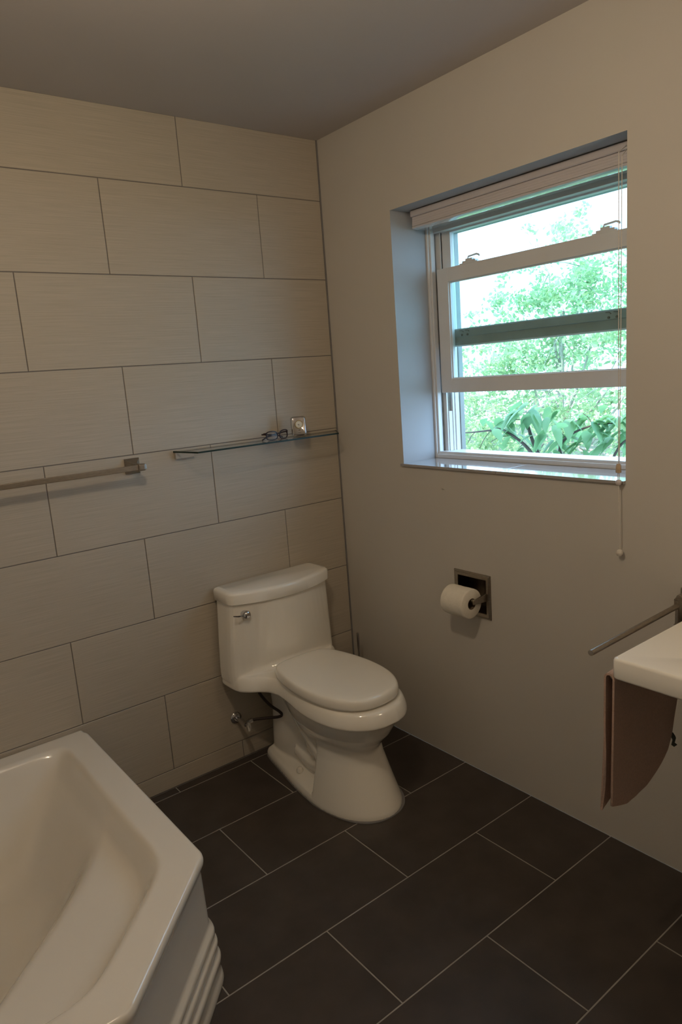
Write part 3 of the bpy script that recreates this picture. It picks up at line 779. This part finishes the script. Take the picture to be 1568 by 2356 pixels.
# towel draped over the lower arm
def lerpy(tab, x):
    for (x0, v0), (x1, v1) in zip(tab[:-1], tab[1:]):
        if x <= x1: return v0+(v1-v0)*max(0, (x-x0))/(x1-x0)
    return tab[-1][1]
near_bot = [(-.455, .462), (-.425, .4503), (-.388, .4364), (-.352, .4364), (-.304, .4466), (-.266, .4667), (-.232, .4854), (-.202, .5051), (-.178, .5379), (-.165, .585), (-.150, .6254), (-.13, .72)]
far_bot = [(-.455, .438), (-.42, .452), (-.36, .47), (-.25, .52), (-.2, .56), (-.13, .72)]
mb = MB(); NU, NV = 46, 60; th = .0032
def tow(u, v, off):
    x = -.452+.318*u
    cy = ay-.012-(.024)*((-x-.2)/.27) if x < -.2 else ay-.012*(-x-.058)/.142
    cz = .7835; r = .0105+off
    # v 0..0.45 far layer (bottom to top), 0.45..0.55 over the bar, 0.55..1 near layer
    if v < .45:
        t = v/.45; z0 = lerpy(far_bot, x); z = z0+(cz-z0)*t
        y = cy+.0105+.003*math.sin(t*4+1)*(1-t)*(1+u)+off
        if u < .12: x += ((-.012)*(1-t)**6+.008*math.sin(t*6)*(1-t))*(1-u/.12)
    elif v > .55:
        t = (1-v)/.45; z0 = lerpy(near_bot, x); z = z0+(cz-z0)*t
        sw = math.sin(min(1, (1-t)*1.6)*PI/2)
        y0_ = cy-.0105; y = y0_+(-1.573-y0_)*sw-.003*math.sin(u*9+2*(1-t))*(1-t)*min(1, u*4)-off
        x += -.010*(1-t)*max(0, 1-u*3)
    else:
        a = PI*(v-.45)/.10; y = cy+r*math.cos(a); z = cz+r*math.sin(a)
    return (x, y, z)
rows_ = []
for i in range(NU+1):
    u = i/NU
    top = [tow(u, j/NV, th) for j in range(NV+1)]; bot = [tow(u, j/NV, -th*.6) for j in range(NV+1)]
    rows_.append(top+bot[::-1])
mb.loft(rows_)
# rolled hem at the near outer corner
tw = build('hand_towel', mb, M['towel'], None, smooth=True, angle=80)
tag(tw, 'dusty pink terry hand towel draped over the rail below the sink corner', 'towel')
twe = tw
mb = MB()
for k in range(5):
    pass
pts = [(-.186, 0), (-.178, -.012), (-.170, -.022), (-.172, -.036), (-.160, -.046)]
w0 = .013
mb.loft([[(x, -1.572-.002*math.sin(i*1.5), .540+z), (x+w0, -1.574-.002*math.sin(i*1.5), .542+z), (x+w0, -1.5752-.002*math.sin(i*1.5), .542+z), (x, -1.5732-.002*math.sin(i*1.5), .540+z)] for i, (x, z) in enumerate(pts)])
build('care_tag', mb, M['tag'], twe)

# ------------------------------------------------------------------ lamps the room has
def globe(name, c, r, col, s, label):
    e = empty(name, c); tag(e, label, 'lamp')
    mb = MB(); prof_ = [(r*math.sin(PI*k/16)+.0005, -r*math.cos(PI*k/16)) for k in range(17)]
    mb.lathe(prof_, c, 'z', 32); build('glass_globe', mb, emit(name+'_glow', col, s), e, smooth=True)
    return e
WARM = (1., .80, .56)
lm = globe('ceiling_lamp', (-1.36, -1.42, 2.20), .055, WARM, 150., 'round glass ceiling lamp in the middle of the room')
mb = MB(); mb.lathe([(.07, 0), (.07, -.02), (.03, -.03), (.02, -.20)], (-1.36, -1.42, H-.0005), 'z', 32); build('ceiling_rose', mb, M['nickel'], lm, smooth=True)
lm = globe('vanity_lamp', (-.17, -2.35, 1.80), .05, WARM, 62., 'globe wall lamp above the sink')
mb = MB(); mb.lathe([(.05, -.0005), (.05, -.012), (.012, -.02), (.012, -.13)], (0, -2.35, 1.80), 'x', 24); build('wall_plate', mb, M['nickel'], lm, smooth=True)

# ------------------------------------------------------------------ outdoors
mb = MB(); mb.box(.5, 40, -25, 40, -3.2, -3.0); tag(build('lawn', mb, M['lawn']), kind='structure')
def leafquads(mb, c, size, rng, folded=True):
    n = Vector((rng.gauss(0, 1), rng.gauss(0, 1), rng.gauss(0, 1)+.6)).normalized()
    a = n.orthogonal().normalized(); a = Matrix.Rotation(rng.uniform(0, 2*PI), 3, n) @ a; b = n.cross(a)
    L, Wd = size, size*rng.uniform(.5, .8)
    f = n*size*.12
    p = [c-a*L*.5, c-a*L*.1+b*Wd*.5-f, c+a*L*.5, c-a*L*.1-b*Wd*.5-f, c+a*.0]
    mb.add(p, [(0, 1, 4), (1, 2, 4), (2, 3, 4), (3, 0, 4)])
def tree(name, base, top, blobs, nleaf, size, seed, label):
    rng = random.Random(seed); e = empty(name, base); tag(e, label, 'tree', None)
    mb = MB(); b = Vector(base); t = Vector(top)
    mb.tube(smooth_path([b, b+(t-b)*.4+Vector((.1, .1, 0)), t], 5), [.12-.009*k for k in range(11)], 12)
    for c, r in blobs:
        c = Vector(c); s = b+(t-b)*rng.uniform(.45, .8); mb.tube(smooth_path([s, (s+c)/2+Vector((0, 0, -.15)), c], 3), [.03, .026, .022, .018, .014, .012, .01], 8)
        for k in range(2):
            d = Vector((rng.gauss(0, 1), rng.gauss(0, 1), rng.gauss(0, 1))).normalized()*r*.8; mb.tube([c, c+d*.5+Vector((0, 0, .03)), c+d], [.009, .006, .003], 6)
    build('trunk', mb, M['farbark'], e, smooth=True)
    mb = MB(); tot = sum(r**2 for c, r in blobs)
    for c, r in blobs:
        k_ = int(nleaf*r*r/tot); nc = max(6, k_//28)
        cl = []
        for _ in range(nc):
            d = Vector((rng.gauss(0, 1), rng.gauss(0, 1), rng.gauss(0, 1))).normalized()*r*rng.uniform(.35, 1)**.6
            cl.append(Vector(c)+d)
        for _ in range(k_):
            q = rng.choice(cl); leafquads(mb, q+Vector((rng.gauss(0, .085), rng.gauss(0, .085), rng.gauss(0, .065))), size*rng.uniform(.7, 1.3), rng)
    o = build('foliage', mb, M['leaf'], e, fixn=False)
    return e
tree('maple_tree', (7.5, 4.2, -3), (7.4, 4.0, 2.2), [((7.2, 3.55, 2.75), .75), ((7.3, 4.15, 2.75), .75), ((7.0, 3.1, 2.2), .85), ((7.4, 4.75, 2.1), .8), ((7.1, 3.8, 1.9), .9), ((7.2, 5.2, 1.5), .85), ((7.0, 2.9, 1.2), .9), ((7.3, 4.2, 1.0), 1.0), ((7.1, 5.5, .8), .8), ((7.2, 3.2, .2), 1.0), ((7.0, 4.6, 0), 1.0), ((7.2, 5.8, .1), .9), ((7.1, 2.0, 1.0), .9), ((7.2, 2.1, 2.2), .8), ((7.2, 1.1, 1.3), .9), ((7.0, 1.1, .1), .9), ((7.3, 2.0, -.3), .9)], 16500, .078, 3,
     'tall leafy tree outside the window, directly behind the near branch')
tree('maple_tree', (9.8, 6.4, -3), (9.7, 6.2, 1.0), [((9.4, 5.4, .9), 1.0), ((9.3, 7.1, .8), 1.0), ((9.7, 6.3, -.2), 1.2), ((9.2, 8.1, -.1), 1.0), ((9.5, 4.4, 1.4), 1.1), ((9.2, 3.6, .0), 1.2)], 6500, .095, 5,
     'second leafy tree farther back, seen low at the left of the window')
# near branch with broad leaves
bn = empty('tree_branch', (1.25, -.25, .4)); tag(bn, 'near tree branch with broad drooping leaves just outside the open sash', 'branch')
mb = MB()
B_ = [[(1.30, -.40, .35), (1.24, -.20, .85), (1.20, -.109, 1.0368), (1.2, -.0125, 1.119), (1.2, .1035, 1.169), (1.2, .165, 1.163), (1.18, .30, 1.150), (1.17, .42, 1.146)],
      [(1.30, -.40, .45), (1.26, -.30, .90), (1.25, -.24, 1.06), (1.25, -.30, 1.14), (1.27, -.42, 1.19), (1.28, -.52, 1.20)],
      [(1.32, -.44, .5), (1.3, -.48, .9), (1.28, -.55, 1.08), (1.27, -.66, 1.16)],
      [(1.24, -.17, .93), (1.22, -.09, 1.12), (1.22, -.06, 1.24), (1.22, -.10, 1.27)]]
for i, b in enumerate(B_):
    pp = smooth_path(b, 4); n_ = len(pp); mb.tube(pp, [.010*(1-k/n_)+.0022 for k in range(n_)], 8)
for a, c in (((1.2, .165, 1.163), (1.18, .24, 1.06)), ((1.2, .02, 1.135), (1.2, .17, 1.10)), ((1.2, .28, 1.15), (1.19, .33, 1.09)), ((1.25, -.28, 1.12), (1.24, -.20, 1.19)), ((1.22, -.07, 1.2), (1.2, .0, 1.22)), ((1.27, -.42, 1.19), (1.27, -.36, 1.25))):
    mb.tube(smooth_path([a, tuple((Vector(a)+Vector(c))/2+Vector((0, 0, .012))), c], 3), .0018, 6)
build('stem', mb, M['bark'], bn, smooth=True)
mb = MB(); rng = random.Random(21)
def bigleaf(mb, base, direc, L, droop, roll):
    d = Vector(direc).normalized(); up = Vector((0, 0, 1)); s = d.cross(up)
    s = s.normalized() if s.length > .05 else Vector((0, 1, 0)); s = Matrix.Rotation(roll, 3, d) @ s
    nn = s.cross(d); rows = []; K = 9
    for k in range(K+1):
        t = k/K; c = Vector(base)+d*L*t+Vector((0, 0, -droop*L*t*t))
        w = L*.29*(math.sin(PI*min(1, t*1.02)**.75)**.9+ .02) * (1 if t < .98 else .1)
        rows.append([c-s*w+nn*(-.14*w), c-s*w*.5+nn*(.02*w), c+nn*0, c+s*w*.5+nn*(.02*w), c+s*w+nn*(-.14*w)])
    mb.loft(rows, cap=False, closed=False)
# leaves around the visible twigs
spots = [(1.2, .06, 1.19), (1.2, .10, 1.21), (1.2, .02, 1.24), (1.2, .04, 1.17), (1.22, -.02, 1.27), (1.22, -.08, 1.29), (1.22, -.12, 1.28), (1.22, -.16, 1.27), (1.24, -.20, 1.25), (1.25, -.24, 1.19),
         (1.25, -.28, 1.16), (1.26, -.34, 1.21), (1.26, -.38, 1.24), (1.27, -.44, 1.23), (1.28, -.50, 1.24), (1.28, -.56, 1.22), (1.28, -.62, 1.18), (1.27, -.66, 1.14), (1.27, -.58, 1.12), (1.25, -.48, 1.12),
         (1.25, -.40, 1.10), (1.25, -.32, 1.06), (1.25, -.22, 1.06), (1.22, -.14, 1.10), (1.2, -.05, 1.07), (1.2, -.02, 1.14), (1.25, -.30, 1.12), (1.26, -.44, 1.17), (1.27, -.52, 1.16), (1.28, -.64, 1.24), (1.28, -.70, 1.10), (1.3, -.68, 1.2)]
for (x, y, z) in spots:
    for _ in range(4):
        bigleaf(mb, (x+rng.gauss(0, .05), y+rng.gauss(0, .025), z+rng.gauss(0, .02)), (rng.gauss(0, .6), rng.choice((-1, 1, 1))*rng.uniform(.4, 1), rng.uniform(-.5, .15)), rng.uniform(.06, .115), rng.uniform(.3, 1.1), rng.uniform(-.5, .5))
build('leaves', mb, M['bigleaf'], bn, smooth=True, fixn=False)

# ------------------------------------------------------------------ daylight
w = bpy.data.worlds.new('sky'); sc.world = w; w.use_nodes = True; nt = w.node_tree
bg = nt.nodes['Background']
bg.inputs[0].default_value = (.50, .80, 1.16, 1); bg.inputs[1].default_value = 5.0
sun = bpy.data.lights.new('sun', 'SUN'); sun.energy = 8.0; sun.angle = .009; sun.color = (1., .96, .88)
so = bpy.data.objects.new('sun', sun); COL.objects.link(so)
so.rotation_euler = Vector((.55, .35, -.8)).to_track_quat('-Z', 'Y').to_euler(); so.location = (-3, 0, 8)

# ------------------------------------------------------------------ camera
cam = bpy.data.cameras.new('camera'); co = bpy.data.objects.new('camera', cam); COL.objects.link(co)
cam.sensor_fit = 'HORIZONTAL'; cam.sensor_width = 36; cam.lens = 36*1622.9/1568; cam.clip_start = .02; cam.clip_end = 200
Rm = [[0.78447458, 0.17482976, -0.59500772], [-0.61589808, 0.10732979, -0.78048054], [-0.07258917, 0.97873126, 0.1918748]]
mw = Matrix(Rm).to_4x4(); mw.translation = (-1.863, -2.4249, 1.5304); co.matrix_world = mw
sc.camera = co
vs = sc.view_settings; vs.view_transform = 'Standard'; vs.look = 'None'; vs.exposure = 0.; vs.gamma = 1; vs.use_curve_mapping = False
